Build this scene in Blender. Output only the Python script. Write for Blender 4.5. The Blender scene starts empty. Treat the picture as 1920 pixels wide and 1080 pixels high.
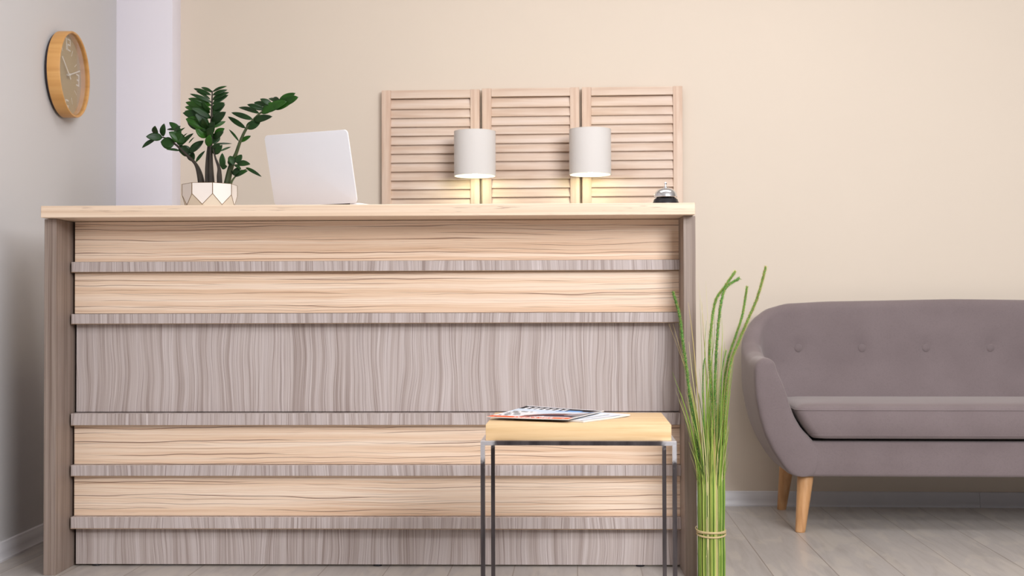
import bpy, bmesh, math, random
from mathutils import Vector, Matrix
random.seed(7)
S = bpy.context.scene
COL = S.collection
PI = math.pi

# ------------------------------------------------------------------ camera
CAM_H = 0.83
yaw, pitch, roll = math.radians(3.061), math.atan(40/2300), 0.003
f = Vector((-math.sin(yaw)*math.cos(pitch), math.cos(yaw)*math.cos(pitch), math.sin(pitch)))
r = Vector((math.cos(yaw), math.sin(yaw), 0)); u = r.cross(f)
r2 = r*math.cos(roll) - u*math.sin(roll); u2 = u*math.cos(roll) + r*math.sin(roll)
cd = bpy.data.cameras.new('camera'); cam = bpy.data.objects.new('camera', cd); COL.objects.link(cam)
M = Matrix((r2, u2, -f)).transposed().to_4x4(); M.translation = (0, 0, CAM_H); cam.matrix_world = M
cd.sensor_width = 36; cd.lens = 36*2300/1920; cd.clip_start = 0.05
cd.dof.use_dof = True; cd.dof.focus_distance = 3.8; cd.dof.aperture_fstop = 5.0
S.camera = cam
# ------------------------------------------------------------------ world, lights, exposure
S.view_settings.view_transform = 'Standard'; S.view_settings.look = 'None'
S.view_settings.gamma = 1; S.view_settings.use_curve_mapping = False
S.view_settings.exposure = 0.10
W = bpy.data.worlds.new('daylight'); S.world = W; W.use_nodes = True
W.node_tree.nodes['Background'].inputs[0].default_value = (0.93, 0.95, 1.0, 1)
W.node_tree.nodes['Background'].inputs[1].default_value = 0.10
def area(name, loc, target, sx, sy, power, col):
    l = bpy.data.lights.new(name, 'AREA'); l.shape = 'RECTANGLE'; l.size = sx; l.size_y = sy
    l.energy = power; l.color = col
    o = bpy.data.objects.new(name, l); COL.objects.link(o); o.location = loc
    o.rotation_euler = (Vector(target)-Vector(loc)).to_track_quat('-Z', 'Y').to_euler()
    return o
area('window_light', (1.95, -0.1, 2.2), (0.5, 4.5, 1.0), 1.8, .9, 130, (0.97, 0.98, 1.0))
area('ceiling_light', (1.1, 1.3, 2.76), (1.0, 2.3, 0), 1.6, 0.8, 50, (0.99, 0.985, 1.0))
area('ceiling_light', (0.2, 3.6, 2.76), (0.2, 3.8, 0), 2.4, 0.7, 20, (0.99, 0.985, 1.0))  # extra lamp near the wall, added to brighten the back wall

# ------------------------------------------------------------------ material helpers
class NT:
    def __init__(s, name, rough=0.5, metal=0.0, spec=0.5):
        s.m = bpy.data.materials.new(name); s.m.use_nodes = True
        s.t = s.m.node_tree; s.b = s.t.nodes['Principled BSDF']
        s.b.inputs['Roughness'].default_value = rough; s.b.inputs['Metallic'].default_value = metal
        s.b.inputs['Specular IOR Level'].default_value = spec
    def n(s, typ, **kw):
        x = s.t.nodes.new(typ)
        for k, v in kw.items(): setattr(x, k, v)
        return x
    def put(s, sock, v):
        if isinstance(v, bpy.types.NodeSocket): s.t.links.new(v, sock)
        else: sock.default_value = v
    def obj(s): return s.n('ShaderNodeTexCoord').outputs['Object']
    def geo(s): return s.n('ShaderNodeNewGeometry').outputs['Position']
    def sep(s, v):
        x = s.n('ShaderNodeSeparateXYZ'); s.put(x.inputs[0], v); return x.outputs
    def comb(s, a, b, c):
        x = s.n('ShaderNodeCombineXYZ')
        for i, v in enumerate((a, b, c)): s.put(x.inputs[i], v)
        return x.outputs[0]
    def math(s, op, a, b=0.0, c=0.0):
        x = s.n('ShaderNodeMath', operation=op)
        s.put(x.inputs[0], a); s.put(x.inputs[1], b); s.put(x.inputs[2], c); return x.outputs[0]
    def noise(s, v, scale, detail=2.0, rough=0.5, dist=0.0):
        x = s.n('ShaderNodeTexNoise'); s.put(x.inputs['Vector'], v)
        x.inputs['Scale'].default_value = scale; x.inputs['Detail'].default_value = detail
        x.inputs['Roughness'].default_value = rough; x.inputs['Distortion'].default_value = dist
        return x.outputs['Fac']
    def ramp(s, fac, stops):
        x = s.n('ShaderNodeValToRGB'); s.put(x.inputs[0], fac); e = x.color_ramp.elements
        while len(e) < len(stops): e.new(0.5)
        for el, (p, c) in zip(e, stops):
            el.position = p; el.color = (*c, 1) if len(c) == 3 else c
        return x.outputs[0]
    def mix(s, fac, a, b, mode='MIX'):
        x = s.n('ShaderNodeMix', data_type='RGBA', blend_type=mode)
        s.put(x.inputs[0], fac)
        for i, v in ((6, a), (7, b)):
            if isinstance(v, tuple) and len(v) == 3: v = (*v, 1)
            s.put(x.inputs[i], v)
        return x.outputs[2]
    def smooth(s, v, lo, hi):
        x = s.n('ShaderNodeMapRange', interpolation_type='SMOOTHSTEP'); s.put(x.inputs[0], v)
        x.inputs[1].default_value = lo; x.inputs[2].default_value = hi; return x.outputs[0]
    def bump(s, h, strength, dist=0.001):
        x = s.n('ShaderNodeBump'); s.put(x.inputs['Height'], h)
        x.inputs['Strength'].default_value = strength; x.inputs['Distance'].default_value = dist
        s.t.links.new(x.outputs[0], s.b.inputs['Normal'])
    def col(s, v):
        if isinstance(v, tuple) and len(v) == 3: v = (*v, 1)
        s.put(s.b.inputs['Base Color'], v); return s.m

def srgb(r, g, b):
    return tuple(((c/255)/12.92 if c/255 <= .04045 else ((c/255+.055)/1.055)**2.4) for c in (r, g, b))
def plain(name, c, rough=0.5, metal=0.0, spec=0.5, var=0.03, scale=20):
    t = NT(name, rough, metal, spec); n = t.noise(t.obj(), scale, 3)
    a = tuple(x*(1-var) for x in c); b = tuple(min(1, x*(1+var)) for x in c)
    return t.col(t.ramp(n, [(0.3, a), (0.7, b)]))
def wall_paint(name, c):
    t = NT(name, 0.75, 0, 0.25); n = t.noise(t.geo(), 1.2, 2); fine = t.noise(t.geo(), 260, 2)
    t.bump(fine, 0.12, 0.001)
    return t.col(t.ramp(n, [(0.2, tuple(x*.985 for x in c)), (0.8, tuple(min(1, x*1.01) for x in c))]))
def tan_laminate():
    t = NT('tan_zebrano_laminate', 0.38, 0, 0.4)
    p = t.sep(t.obj()); x, y, z = p[0], p[1], p[2]
    warp = t.noise(t.comb(t.math('MULTIPLY', x, 1.6), y, t.math('MULTIPLY', z, 3)), 1.0, 3, .55)
    zz = t.math('ADD', z, t.math('MULTIPLY', t.math('SUBTRACT', warp, 0.5), 0.030))
    band = t.noise(t.comb(t.math('MULTIPLY', x, .30), y, t.math('MULTIPLY', zz, 42)), 1.0, 3, .55)
    fine = t.noise(t.comb(t.math('MULTIPLY', x, 1.6), y, t.math('MULTIPLY', zz, 300)), 1.0, 3, .6)
    base = t.ramp(band, [(0.28, srgb(226, 190, 158)), (0.45, srgb(240, 212, 186)), (0.6, srgb(248, 227, 207)), (0.78, srgb(233, 200, 170))])
    base = t.mix(t.math('MULTIPLY', t.smooth(fine, .44, .72), .7), base, srgb(216, 176, 143))
    lf = t.math('SUBTRACT', 1.0, t.smooth(fine, .28, .46))
    base = t.mix(t.math('MULTIPLY', lf, .5), base, srgb(252, 234, 214))
    # long wandering dark figure lines, a few to each board
    def lines(freq, seed, thick, gate_lo, gate_hi):
        wl = t.noise(t.comb(t.math('MULTIPLY', x, 2.1), t.math('ADD', y, seed), t.math('MULTIPLY', z, 2.0)), 1.0, 2.5, .55)
        zl = t.math('ADD', z, t.math('MULTIPLY', t.math('SUBTRACT', wl, 0.5), 0.036))
        fr = t.math('FRACT', t.math('MULTIPLY', t.math('ADD', zl, seed), freq))
        l = t.math('SUBTRACT', 1.0, t.smooth(t.math('ABSOLUTE', t.math('SUBTRACT', fr, .5)), thick*.15, thick))
        g = t.smooth(t.noise(t.comb(t.math('MULTIPLY', x, 1.4), t.math('ADD', y, seed*3), t.math('MULTIPLY', z, 34)), 1.0, 2.5), gate_lo, gate_hi)
        return t.math('MULTIPLY', l, g)
    a = lines(23.0, .313, .045, .40, .58); b = lines(61.0, 1.77, .09, .49, .64); c = lines(110.0, 2.91, .12, .50, .68)
    tick = t.smooth(t.noise(t.comb(t.math('MULTIPLY', x, 9), y, t.math('MULTIPLY', zz, 420)), 1.0, 2), .60, .74)
    dark = t.math('MAXIMUM', t.math('MULTIPLY', a, 1.0), t.math('MAXIMUM', t.math('MULTIPLY', b, .8), t.math('MAXIMUM', t.math('MULTIPLY', c, .5), t.math('MULTIPLY', tick, .22))))
    return t.col(t.mix(dark, base, srgb(124, 88, 70)))
def light_counter():
    t = NT('pale_counter_laminate', 0.35, 0, 0.4)
    p = t.sep(t.obj()); x, y, z = p[0], p[1], p[2]
    n = t.noise(t.comb(t.math('MULTIPLY', x, 1.2), t.math('MULTIPLY', y, 60), t.math('MULTIPLY', z, 90)), 1.0, 3)
    base = t.ramp(n, [(0.3, srgb(222, 192, 164)), (0.6, srgb(238, 214, 190)), (0.8, srgb(228, 200, 172))])
    tick = t.noise(t.comb(t.math('MULTIPLY', x, 16), t.math('MULTIPLY', y, 300), t.math('MULTIPLY', z, 340)), 1.0, 2)
    gate = t.smooth(t.noise(t.comb(t.math('MULTIPLY', x, 3), t.math('MULTIPLY', y, 40), t.math('MULTIPLY', z, 60)), 1.0, 1), .45, .62)
    return t.col(t.mix(t.math('MULTIPLY', t.math('MULTIPLY', t.smooth(tick, .60, .72), gate), .5), base, srgb(150, 118, 100)))
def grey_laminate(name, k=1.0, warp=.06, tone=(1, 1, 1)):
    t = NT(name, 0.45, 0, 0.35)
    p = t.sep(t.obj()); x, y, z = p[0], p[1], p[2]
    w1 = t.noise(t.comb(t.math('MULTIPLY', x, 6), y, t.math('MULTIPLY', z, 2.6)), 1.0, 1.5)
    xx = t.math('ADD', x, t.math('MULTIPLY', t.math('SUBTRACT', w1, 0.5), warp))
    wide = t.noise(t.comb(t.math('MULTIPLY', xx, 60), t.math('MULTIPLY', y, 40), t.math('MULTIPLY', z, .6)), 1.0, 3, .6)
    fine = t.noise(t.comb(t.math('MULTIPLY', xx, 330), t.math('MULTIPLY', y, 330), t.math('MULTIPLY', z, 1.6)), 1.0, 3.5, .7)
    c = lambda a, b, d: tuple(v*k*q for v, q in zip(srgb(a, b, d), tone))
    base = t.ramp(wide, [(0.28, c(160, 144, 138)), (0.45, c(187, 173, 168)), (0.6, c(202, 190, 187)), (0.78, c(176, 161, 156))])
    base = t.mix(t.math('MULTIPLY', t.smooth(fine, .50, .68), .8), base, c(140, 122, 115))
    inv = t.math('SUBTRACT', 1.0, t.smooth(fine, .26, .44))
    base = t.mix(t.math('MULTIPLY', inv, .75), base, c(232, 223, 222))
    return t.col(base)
def wood(name, c1, c2, c3, axis='x', freq=60, rough=.4, blotch=None):
    t = NT(name, rough, 0, .4); p = t.sep(t.obj())
    sc = [freq, freq, freq]; sc['xyz'.index(axis)] = freq*.045
    v = t.comb(*[t.math('MULTIPLY', p[i], sc[i]) for i in range(3)])
    n = t.noise(v, 1.0, 3, .55, .3); n2 = t.noise(v, 4.0, 2)
    base = t.ramp(n, [(0.3, c1), (0.5, c2), (0.72, c3)])
    base = t.mix(t.math('MULTIPLY', t.smooth(n2, .5, .75), .35), base, c1)
    if blotch:
        b = t.noise(t.comb(*[t.math('MULTIPLY', p[i], 3 if 'xyz'[i] == axis else 16) for i in range(3)]), 1.0, 3)
        base = t.mix(t.math('MULTIPLY', t.smooth(b, .45, .72), .7), base, blotch)
    return t.col(base)
def floor_mat():
    t = NT('pale_plank_floor', 0.34, 0, 0.45)
    p = t.sep(t.geo()); x, y = p[0], p[1]
    u_ = t.math('DIVIDE', t.math('ADD', x, 20*.2025+.0035), .2025)
    idx = t.math('FLOOR', u_); fr = t.math('FRACT', u_)
    d = t.math('ABSOLUTE', t.math('SUBTRACT', fr, .5))
    seam = t.smooth(d, .489, .4965)
    v = t.math('DIVIDE', t.math('ADD', y, t.math('ADD', 8.5, t.math('MULTIPLY', t.math('FRACT', t.math('MULTIPLY', idx, .5)), 1.0))), 2.4)
    d2 = t.math('ABSOLUTE', t.math('SUBTRACT', t.math('FRACT', v), .5)); seam2 = t.smooth(d2, .4990, .4996)
    seam = t.math('MAXIMUM', seam, seam2)
    off = t.math('MULTIPLY', idx, 3.7)
    g = t.noise(t.comb(t.math('MULTIPLY', x, 26), t.math('ADD', t.math('MULTIPLY', y, 2.2), off), off), 1.0, 4, .6, .8)
    g2 = t.noise(t.comb(t.math('MULTIPLY', x, 9), t.math('ADD', t.math('MULTIPLY', y, 2.6), off), off), 1.0, 2, .5, 1.5)
    base = t.ramp(g, [(0.3, srgb(168, 160, 154)), (0.55, srgb(182, 175, 170)), (0.75, srgb(174, 166, 160))])
    base = t.mix(t.math('MULTIPLY', t.smooth(g2, .5, .62), .3), base, srgb(208, 198, 184))
    return t.col(t.mix(t.math('MULTIPLY', seam, .75), base, srgb(122, 106, 90)))
def fabric():
    t = NT('taupe_grey_sofa_fabric', 0.95, 0, 0.1)
    o = t.obj(); big = t.noise(o, 7, 3); fine = t.noise(o, 650, 2, .7)
    base = t.ramp(big, [(0.3, srgb(123, 110, 111)), (0.7, srgb(130, 117, 118))])
    base = t.mix(t.math('MULTIPLY', t.smooth(fine, .35, .7), .30), base, srgb(142, 129, 129))
    mid = t.noise(o, 170, 3, .7); base = t.mix(t.math('MULTIPLY', t.smooth(mid, .45, .75), .35), base, srgb(112, 100, 100))
    t.b.inputs['Sheen Weight'].default_value = 0.35; t.b.inputs['Sheen Roughness'].default_value = 0.5
    t.b.inputs['Sheen Tint'].default_value = (0.9, 0.85, 0.82, 1)
    t.bump(fine, 0.35, 0.0008)
    return t.col(base)
def steel_frame():
    t = NT('brushed_raw_steel', 0.32, 0.85, .5)
    p = t.sep(t.obj())
    # ground, bright welds at the four upper corners of the frame
    ax = t.math('ABSOLUTE', p[0]); z = p[2]
    n = t.noise(t.obj(), 90, 2)
    cx = t.smooth(t.math('ADD', ax, t.math('MULTIPLY', n, .02)), .205, .222)
    cz = t.smooth(t.math('ADD', z, t.math('MULTIPLY', n, .05)), .475, .505)
    m = t.math('MULTIPLY', cx, cz)
    scr = t.noise(t.comb(t.math('MULTIPLY', p[0], 40), t.math('MULTIPLY', p[1], 40), t.math('MULTIPLY', p[2], 6)), 1.0, 3)
    dark = t.ramp(scr, [(0.3, srgb(72, 66, 68)), (0.7, srgb(104, 97, 98))])
    t.put(t.b.inputs['Roughness'], t.math('MULTIPLY_ADD', m, -.05, .38))
    return t.col(t.mix(m, dark, srgb(235, 233, 238)))
def leaf_mat():
    t = NT('glossy_dark_leaf', 0.42, 0, .3)
    n = t.noise(t.obj(), 14, 3)
    return t.col(t.ramp(n, [(0.3, srgb(14, 34, 12)), (0.55, srgb(24, 56, 16)), (0.75, srgb(40, 80, 24))]))
def leaf_mat_light():
    t = NT('bright_green_leaf', 0.42, 0, .3)
    n = t.noise(t.obj(), 14, 3)
    return t.col(t.ramp(n, [(0.3, srgb(26, 64, 10)), (0.7, srgb(48, 98, 18))]))

M_ = {}
M_['wall'] = wall_paint('beige_wall_paint', srgb(225, 211, 195))
M_['white_wall'] = wall_paint('white_wall_paint', srgb(208, 205, 205))
M_['column'] = wall_paint('white_column_paint', srgb(238, 233, 241))
M_['ceiling'] = wall_paint('white_ceiling_paint', srgb(235, 235, 235))
M_['base'] = plain('white_baseboard', srgb(222, 220, 224), .4, var=.01)
M_['floor'] = floor_mat()
M_['tan'] = tan_laminate(); M_['counter'] = light_counter()
M_['grey'] = grey_laminate('grey_brown_laminate')
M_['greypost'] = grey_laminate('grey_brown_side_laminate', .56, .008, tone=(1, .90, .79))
M_['edge'] = plain('tan_edge_banding', srgb(170, 140, 112), .5)
M_['black'] = plain('black_plastic', (0.012, 0.011, 0.014), .25)
M_['gapdark'] = plain('dark_carcass_board', srgb(52, 40, 36), .7)
M_['shutter'] = wood('whitewashed_shutter_wood', srgb(204, 172, 150), srgb(222, 196, 176), srgb(230, 208, 190), 'z', 40, .55, srgb(196, 160, 134))
M_['slat'] = wood('whitewashed_slat_wood', srgb(212, 184, 162), srgb(226, 204, 186), srgb(232, 214, 202), 'x', 40, .55, srgb(204, 174, 152))
M_['oak'] = wood('light_oak_table', srgb(212, 174, 124), srgb(226, 192, 146), srgb(234, 204, 160), 'x', 70, .42)
M_['leg'] = wood('beech_sofa_leg', srgb(186, 134, 88), srgb(204, 154, 106), srgb(212, 166, 120), 'z', 60, .4)
M_['steel'] = steel_frame()
M_['fabric'] = fabric()
M_['alu'] = plain('silver_aluminium', srgb(234, 232, 236), .5, .0, .5, var=.005)
M_['screen'] = plain('black_screen_glass', (0.01, 0.01, 0.012), .08)
M_['key'] = plain('dark_keys', (0.02, 0.02, 0.022), .5)
M_['chrome'] = plain('polished_chrome', (0.82, 0.82, 0.85), .10, 1.0, var=.0)
M_['leaf'] = leaf_mat(); M_['leaf2'] = leaf_mat_light()
M_['stem'] = plain('purple_brown_stem', srgb(46, 38, 28), .5, var=.35, scale=40)
M_['stemg'] = plain('green_stem', srgb(60, 72, 38), .5, var=.25, scale=40)
M_['pot'] = plain('cream_ceramic', srgb(236, 228, 222), .4, var=.01)
M_['pot2'] = plain('beige_ceramic', srgb(222, 211, 194), .55, var=.02)
M_['gold'] = plain('dark_gold_line', srgb(120, 92, 52), .4, .5)
M_['soil'] = plain('dark_soil', (0.03, 0.02, 0.015), .95, var=.5, scale=90)
M_['clockrim'] = wood('honey_wood_rim', srgb(200, 146, 82), srgb(214, 160, 96), srgb(222, 172, 108), 'z', 30, .45)
M_['clockface'] = plain('khaki_clock_face', srgb(176, 155, 116), .6, var=.03)
M_['white'] = plain('white_print', srgb(232, 228, 220), .5, var=.005)
M_['clockback'] = plain('dark_clock_back', srgb(60, 48, 56), .6)

# ------------------------------------------------------------------ mesh helpers
class MB:
    def __init__(s): s.bm = bmesh.new(); s.mats = []
    def mi(s, mat):
        if mat not in s.mats: s.mats.append(mat)
        return s.mats.index(mat)
    def box(s, x0, x1, y0, y1, z0, z1, mat, bev=0.0, seg=2, M=None):
        b = bmesh.new(); bmesh.ops.create_cube(b, size=1)
        for v in b.verts: v.co = Vector(((x0+x1)/2+v.co.x*(x1-x0), (y0+y1)/2+v.co.y*(y1-y0), (z0+z1)/2+v.co.z*(z1-z0)))
        if bev: bmesh.ops.bevel(b, geom=b.edges[:], offset=bev, segments=seg, profile=.5, affect='EDGES')
        s.add(b, mat, M)
    def add(s, b, mat, M=None):
        if M is not None: bmesh.ops.transform(b, matrix=M, verts=b.verts)
        i = s.mi(mat); mp = {}
        for v in b.verts: mp[v] = s.bm.verts.new(v.co)
        for fc in b.faces:
            try: nf = s.bm.faces.new([mp[v] for v in fc.verts])
            except ValueError: continue
            nf.material_index = i if mat is not None else fc.material_index
            nf.smooth = True
        b.free()
    def tube(s, pts, rad, mat, seg=8, flat=1.0):
        pts = [Vector(p) for p in pts]; n = len(pts)
        rads = rad if isinstance(rad, (list, tuple)) else [rad]*n
        i = s.mi(mat); rings = []; ref = None
        for k in range(n):
            t = (pts[min(k+1, n-1)]-pts[max(k-1, 0)]).normalized()
            if ref is None: ref = t.orthogonal().normalized() if abs(t.y) > .9 else t.cross(Vector((0, 1, 0))).normalized()
            a = (ref - t*ref.dot(t)).normalized(); ref = a; b = t.cross(a)
            rings.append([s.bm.verts.new(pts[k]+(a*math.cos(q)+b*math.sin(q)*flat)*rads[k]) for q in [2*PI*j/seg for j in range(seg)]])
        for k in range(n-1):
            for j in range(seg):
                fc = s.bm.faces.new((rings[k][j], rings[k][(j+1) % seg], rings[k+1][(j+1) % seg], rings[k+1][j])); fc.material_index = i; fc.smooth = True
        for rg, rev in ((rings[0], True), (rings[-1], False)):
            fc = s.bm.faces.new(rg[::-1] if rev else rg); fc.material_index = i
    def lathe(s, prof, mat, seg=48, axis='z', c=(0, 0, 0), closed=False):
        i = s.mi(mat); rings = []
        for (rr, z) in prof:
            rings.append([s.bm.verts.new(Vector(c)+Vector((rr*math.cos(2*PI*j/seg), rr*math.sin(2*PI*j/seg), z))) for j in range(seg)] if rr > 1e-6 else [s.bm.verts.new(Vector(c)+Vector((0, 0, z)))])
        prs = list(zip(rings, rings[1:])) + ([(rings[-1], rings[0])] if closed else [])
        for A, B in prs:
            for j in range(seg):
                k = (j+1) % seg
                if len(A) == 1 and len(B) == 1: continue
                if len(A) == 1: vs = (A[0], B[k], B[j])
                elif len(B) == 1: vs = (A[j], A[k], B[0])
                else: vs = (A[j], A[k], B[k], B[j])
                fc = s.bm.faces.new(vs); fc.material_index = i; fc.smooth = True
    def face(s, vs, mat, smooth=False):
        fc = s.bm.faces.new([s.bm.verts.new(Vector(v)) for v in vs]); fc.material_index = s.mi(mat); fc.smooth = smooth; return fc
    def grid(s, P, mat, smooth=True, matf=None):
        V = [[s.bm.verts.new(Vector(p)) for p in row] for row in P]
        for a in range(len(V)-1):
            for b in range(len(V[0])-1):
                fc = s.bm.faces.new((V[a][b], V[a+1][b], V[a+1][b+1], V[a][b+1]))
                fc.material_index = s.mi(matf(a, b) if matf else mat); fc.smooth = smooth
        return V
    def build(s, name, parent=None, loc=None, sharp=35, recalc=True):
        if recalc: bmesh.ops.recalc_face_normals(s.bm, faces=s.bm.faces)
        me = bpy.data.meshes.new(name); s.bm.to_mesh(me); s.bm.free()
        for m in s.mats: me.materials.append(m)
        me.set_sharp_from_angle(angle=math.radians(sharp))
        o = bpy.data.objects.new(name, me); COL.objects.link(o)
        if parent: o.parent = parent
        if loc: o.location = loc
        return o
def tag(o, label=None, cat=None, group=None, kind=None):
    if label: o['label'] = label
    if cat: o['category'] = cat
    if group: o['group'] = group
    if kind: o['kind'] = kind
    return o
def thing(name, label, cat, loc=(0, 0, 0), rz=0.0, group=None):
    o = bpy.data.objects.new(name, None); COL.objects.link(o); o.empty_display_size = .1
    o.location = loc; o.rotation_euler = (0, 0, rz); return tag(o, label, cat, group)
def struct(name, label, cat, mb):
    o = mb.build(name); return tag(o, label, cat, kind='structure')

# ------------------------------------------------------------------ room shell
WY = 5.23; LX = -1.961; LT = math.radians(2.0)
def left_x(y): return LX + (5.1-y)*math.tan(LT)
mb = MB(); mb.box(-3.2, 6.0, -4.0, 5.4, -.06, 0, M_['floor']); struct('floor', 'pale greige wooden plank floor running towards the wall', 'floor', mb)
mb = MB(); mb.box(-3.2, 6.0, WY, WY+.15, 0, 2.8, M_['wall']); struct('wall_back', 'plain beige painted wall behind the desk and sofa', 'wall', mb)
mb = MB()
ya, yb = -4.0, WY+.05
for (a, b) in ((0, 1),):
    v = [(left_x(ya), ya), (left_x(yb), yb), (left_x(yb)-.15, yb), (left_x(ya)-.15, ya)]
    bm = bmesh.new(); lo = [bm.verts.new((x, y, 0)) for x, y in v]; hi = [bm.verts.new((x, y, 2.8)) for x, y in v]
    bm.faces.new(lo); bm.faces.new(hi)
    for i in range(4): bm.faces.new((lo[i], lo[(i+1) % 4], hi[(i+1) % 4], hi[i]))
    mb.add(bm, M_['white_wall'])
struct('wall_left', 'white side wall carrying the round wooden clock', 'wall', mb)
mb = MB(); mb.box(-1.99, -1.719, 5.12, WY+.01, 0, 2.8, M_['column'], .002); struct('wall_corner', 'narrow white pilaster in the left corner of the room', 'wall', mb)
mb = MB(); mb.box(-3.2, 6.0, -4.0, 5.4, 2.8, 2.9, M_['ceiling']); struct('ceiling', 'white ceiling above the room', 'ceiling', mb)
def base_profile(t, h):   # (out, z) moulded skirting
    return [(0, 0), (t, 0), (t, h*.10), (t*.86, h*.16), (t*.72, h*.45), (t*.72, h*.66), (t*.52, h*.78), (t*.42, h*.95), (t*.25, h), (0, h)]
def skirting(name, label, p0, p1, nrm, t=.02, h=.062):
    mb = MB(); i = mb.mi(M_['base']); A = []; B = []
    for (o_, z) in base_profile(t, h):
        A.append(mb.bm.verts.new((p0[0]+nrm[0]*o_, p0[1]+nrm[1]*o_, z))); B.append(mb.bm.verts.new((p1[0]+nrm[0]*o_, p1[1]+nrm[1]*o_, z)))
    n = len(A)
    for k in range(n):
        mb.bm.faces.new((A[k], A[(k+1) % n], B[(k+1) % n], B[k]))
    mb.bm.faces.new(A); mb.bm.faces.new(B[::-1])
    return struct(name, label, 'baseboard', mb)
skirting('baseboard_back', 'white moulded baseboard along the beige wall, left of the joint behind the sofa', (-1.719, WY), (1.668, WY), (0, -1))
skirting('baseboard_back.001', 'white moulded baseboard along the beige wall, right of the joint behind the sofa', (1.6695, WY), (6.0, WY), (0, -1))
skirting('baseboard_left', 'white moulded baseboard at the foot of the left wall', (left_x(-4), -4), (left_x(5.12), 5.12), (math.cos(LT), math.sin(LT)))

# ------------------------------------------------------------------ reception desk (local frame: x along front, y into room depth)
DA = math.radians(1.76); DO = Vector((-1.630, 3.907, 0))
DX = Vector((math.cos(DA), math.sin(DA), 0)); DY = Vector((-math.sin(DA), math.cos(DA), 0))
def dk(x, y, z=0): return DO + DX*x + DY*y + Vector((0, 0, z))
desk = thing('reception_desk', 'long reception desk with tan and grey wood boards and a pale countertop', 'reception desk', DO, DA)
def part(name, args, mat, bev=.0008, parent=desk, label=None):
    mb = MB(); mb.box(*args, mat, bev, 1); o = mb.build(name, parent)
    if label: o['label'] = label
    return o
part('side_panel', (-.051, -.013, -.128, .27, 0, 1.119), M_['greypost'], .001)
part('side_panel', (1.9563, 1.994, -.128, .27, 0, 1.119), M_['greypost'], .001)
part('countertop', (-.045, 1.988, -.172, .28, 1.120, 1.1565), M_['counter'], .0015, label='pale wood countertop')
TN = [(.9885, 1.1185), (.8200, .9525), (.3320, .4575), (.1655, .2945)]
for a, b in TN: part('tan_board', (-.003, 1.960, 0, .034, a, b), M_['tan'], label='horizontal tan wood board')
for a, b in [(.500, .7855), (.006, .1265)]: part('grey_board', (-.003, 1.960, .016, .034, a, b), M_['grey'], label='recessed grey wood board')
for a, b in [(.9535, .9875), (.786, .8190), (.4585, .4975), (.2955, .3310), (.1265, .1645)]:
    o = part('ledge', (-.006, 1.9565, -.022, .034, a+.0015, b), M_['grey'], label='projecting grey wood strip')
    mb = MB(); mb.box(-.006, 1.9565, -.0222, .034, a, a+.0014, M_['edge']); mb.build('edge_band', o)
part('backing_board', (-.012, 1.9555, .0345, .05, .006, 1.119), M_['gapdark'])
part('writing_surface', (-.0125, 1.9555, .0505, .60, .72, .745), M_['counter'])
part('inner_panel', (-.013, .005, .275, .60, 0, .7195), M_['grey'])
part('inner_panel', (1.937, 1.955, .275, .60, 0, .7195), M_['grey'])
for x in (.06, .98, 1.83):
    mb = MB(); mb.lathe([(0, 0), (.014, 0), (.014, .006), (0, .006)], M_['black'], 20, c=(x, .03, 0)); mb.build('foot', desk)

# ------------------------------------------------------------------ wall clock
ca = LT + math.radians(1.0)
ck = thing('wall_clock', 'round honey wood wall clock with khaki face on the left wall', 'clock')
nx = Vector((math.cos(ca), math.sin(ca), 0)); tx = Vector((-math.sin(ca), math.cos(ca), 0))
R3 = Matrix((tx, Vector((0, 0, 1)), nx)).transposed().to_4x4()
cy = 4.498; R3.translation = Vector((left_x(cy)+.009, cy, 1.7165)); ck.matrix_world = R3
CR = .1605
mb = MB(); mb.lathe([(CR, .003), (CR, .047), (CR-.0015, .0495), (CR-.006, .0495), (CR-.0085, .047), (CR-.009, .018), (CR-.009, .003)], M_['clockrim'], 96, closed=True); mb.build('rim', ck)
mb = MB(); mb.lathe([(0, -.004), (CR-.006, -.004), (CR-.006, .003), (CR-.0095, .003), (0, .003)], M_['clockback'], 64); mb.build('back_plate', ck)
mb = MB(); mb.lathe([(0, .004), (CR-.0095, .004), (CR-.0095, .018), (0, .018)], M_['clockface'], 64); face = mb.build('clock_face', ck)
def stroke(mb, x0, y0, x1, y1, w, z0, z1, mat):
    d = Vector((x1-x0, y1-y0, 0)); L = d.length; a = math.atan2(d.y, d.x)
    mb.box(-w/2, L+w/2, -w/2, w/2, z0, z1, mat, 0, M=Matrix.Translation((x0, y0, 0)) @ Matrix.Rotation(a, 4, 'Z'))
SEG = {'1': [((1, 0), (1, 2)), ((.55, 2), (1, 2))], '2': [((0, 2), (1, 2)), ((1, 2), (1, 1)), ((1, 1), (0, 1)), ((0, 1), (0, 0)), ((0, 0), (1, 0))],
       '3': [((0, 2), (1, 2)), ((1, 2), (1, 0)), ((.25, 1), (1, 1)), ((0, 0), (1, 0))], '6': [((1, 2), (0, 2)), ((0, 2), (0, 0)), ((0, 0), (1, 0)), ((1, 0), (1, 1)), ((1, 1), (0, 1))],
       '9': [((0, 0), (1, 0)), ((1, 0), (1, 2)), ((1, 2), (0, 2)), ((0, 2), (0, 1)), ((0, 1), (1, 1))]}
def numeral(txt, cx, cy):
    mb = MB(); w, h, gap = .026, .020, .012; tot = len(txt)*w+(len(txt)-1)*gap
    for i, ch in enumerate(txt):
        ox = cx-tot/2+i*(w+gap)
        for (a, b) in SEG[ch]: stroke(mb, ox+a[0]*w, cy-h+a[1]*h, ox+b[0]*w, cy-h+b[1]*h, .005, .0181, .0190, M_['white'])
    mb.build('numeral', face)
for tx_, a in (('12', 0), ('3', 90), ('6', 180), ('9', 270)): numeral(tx_, .112*math.sin(math.radians(a)), .116*math.cos(math.radians(a)))
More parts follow.
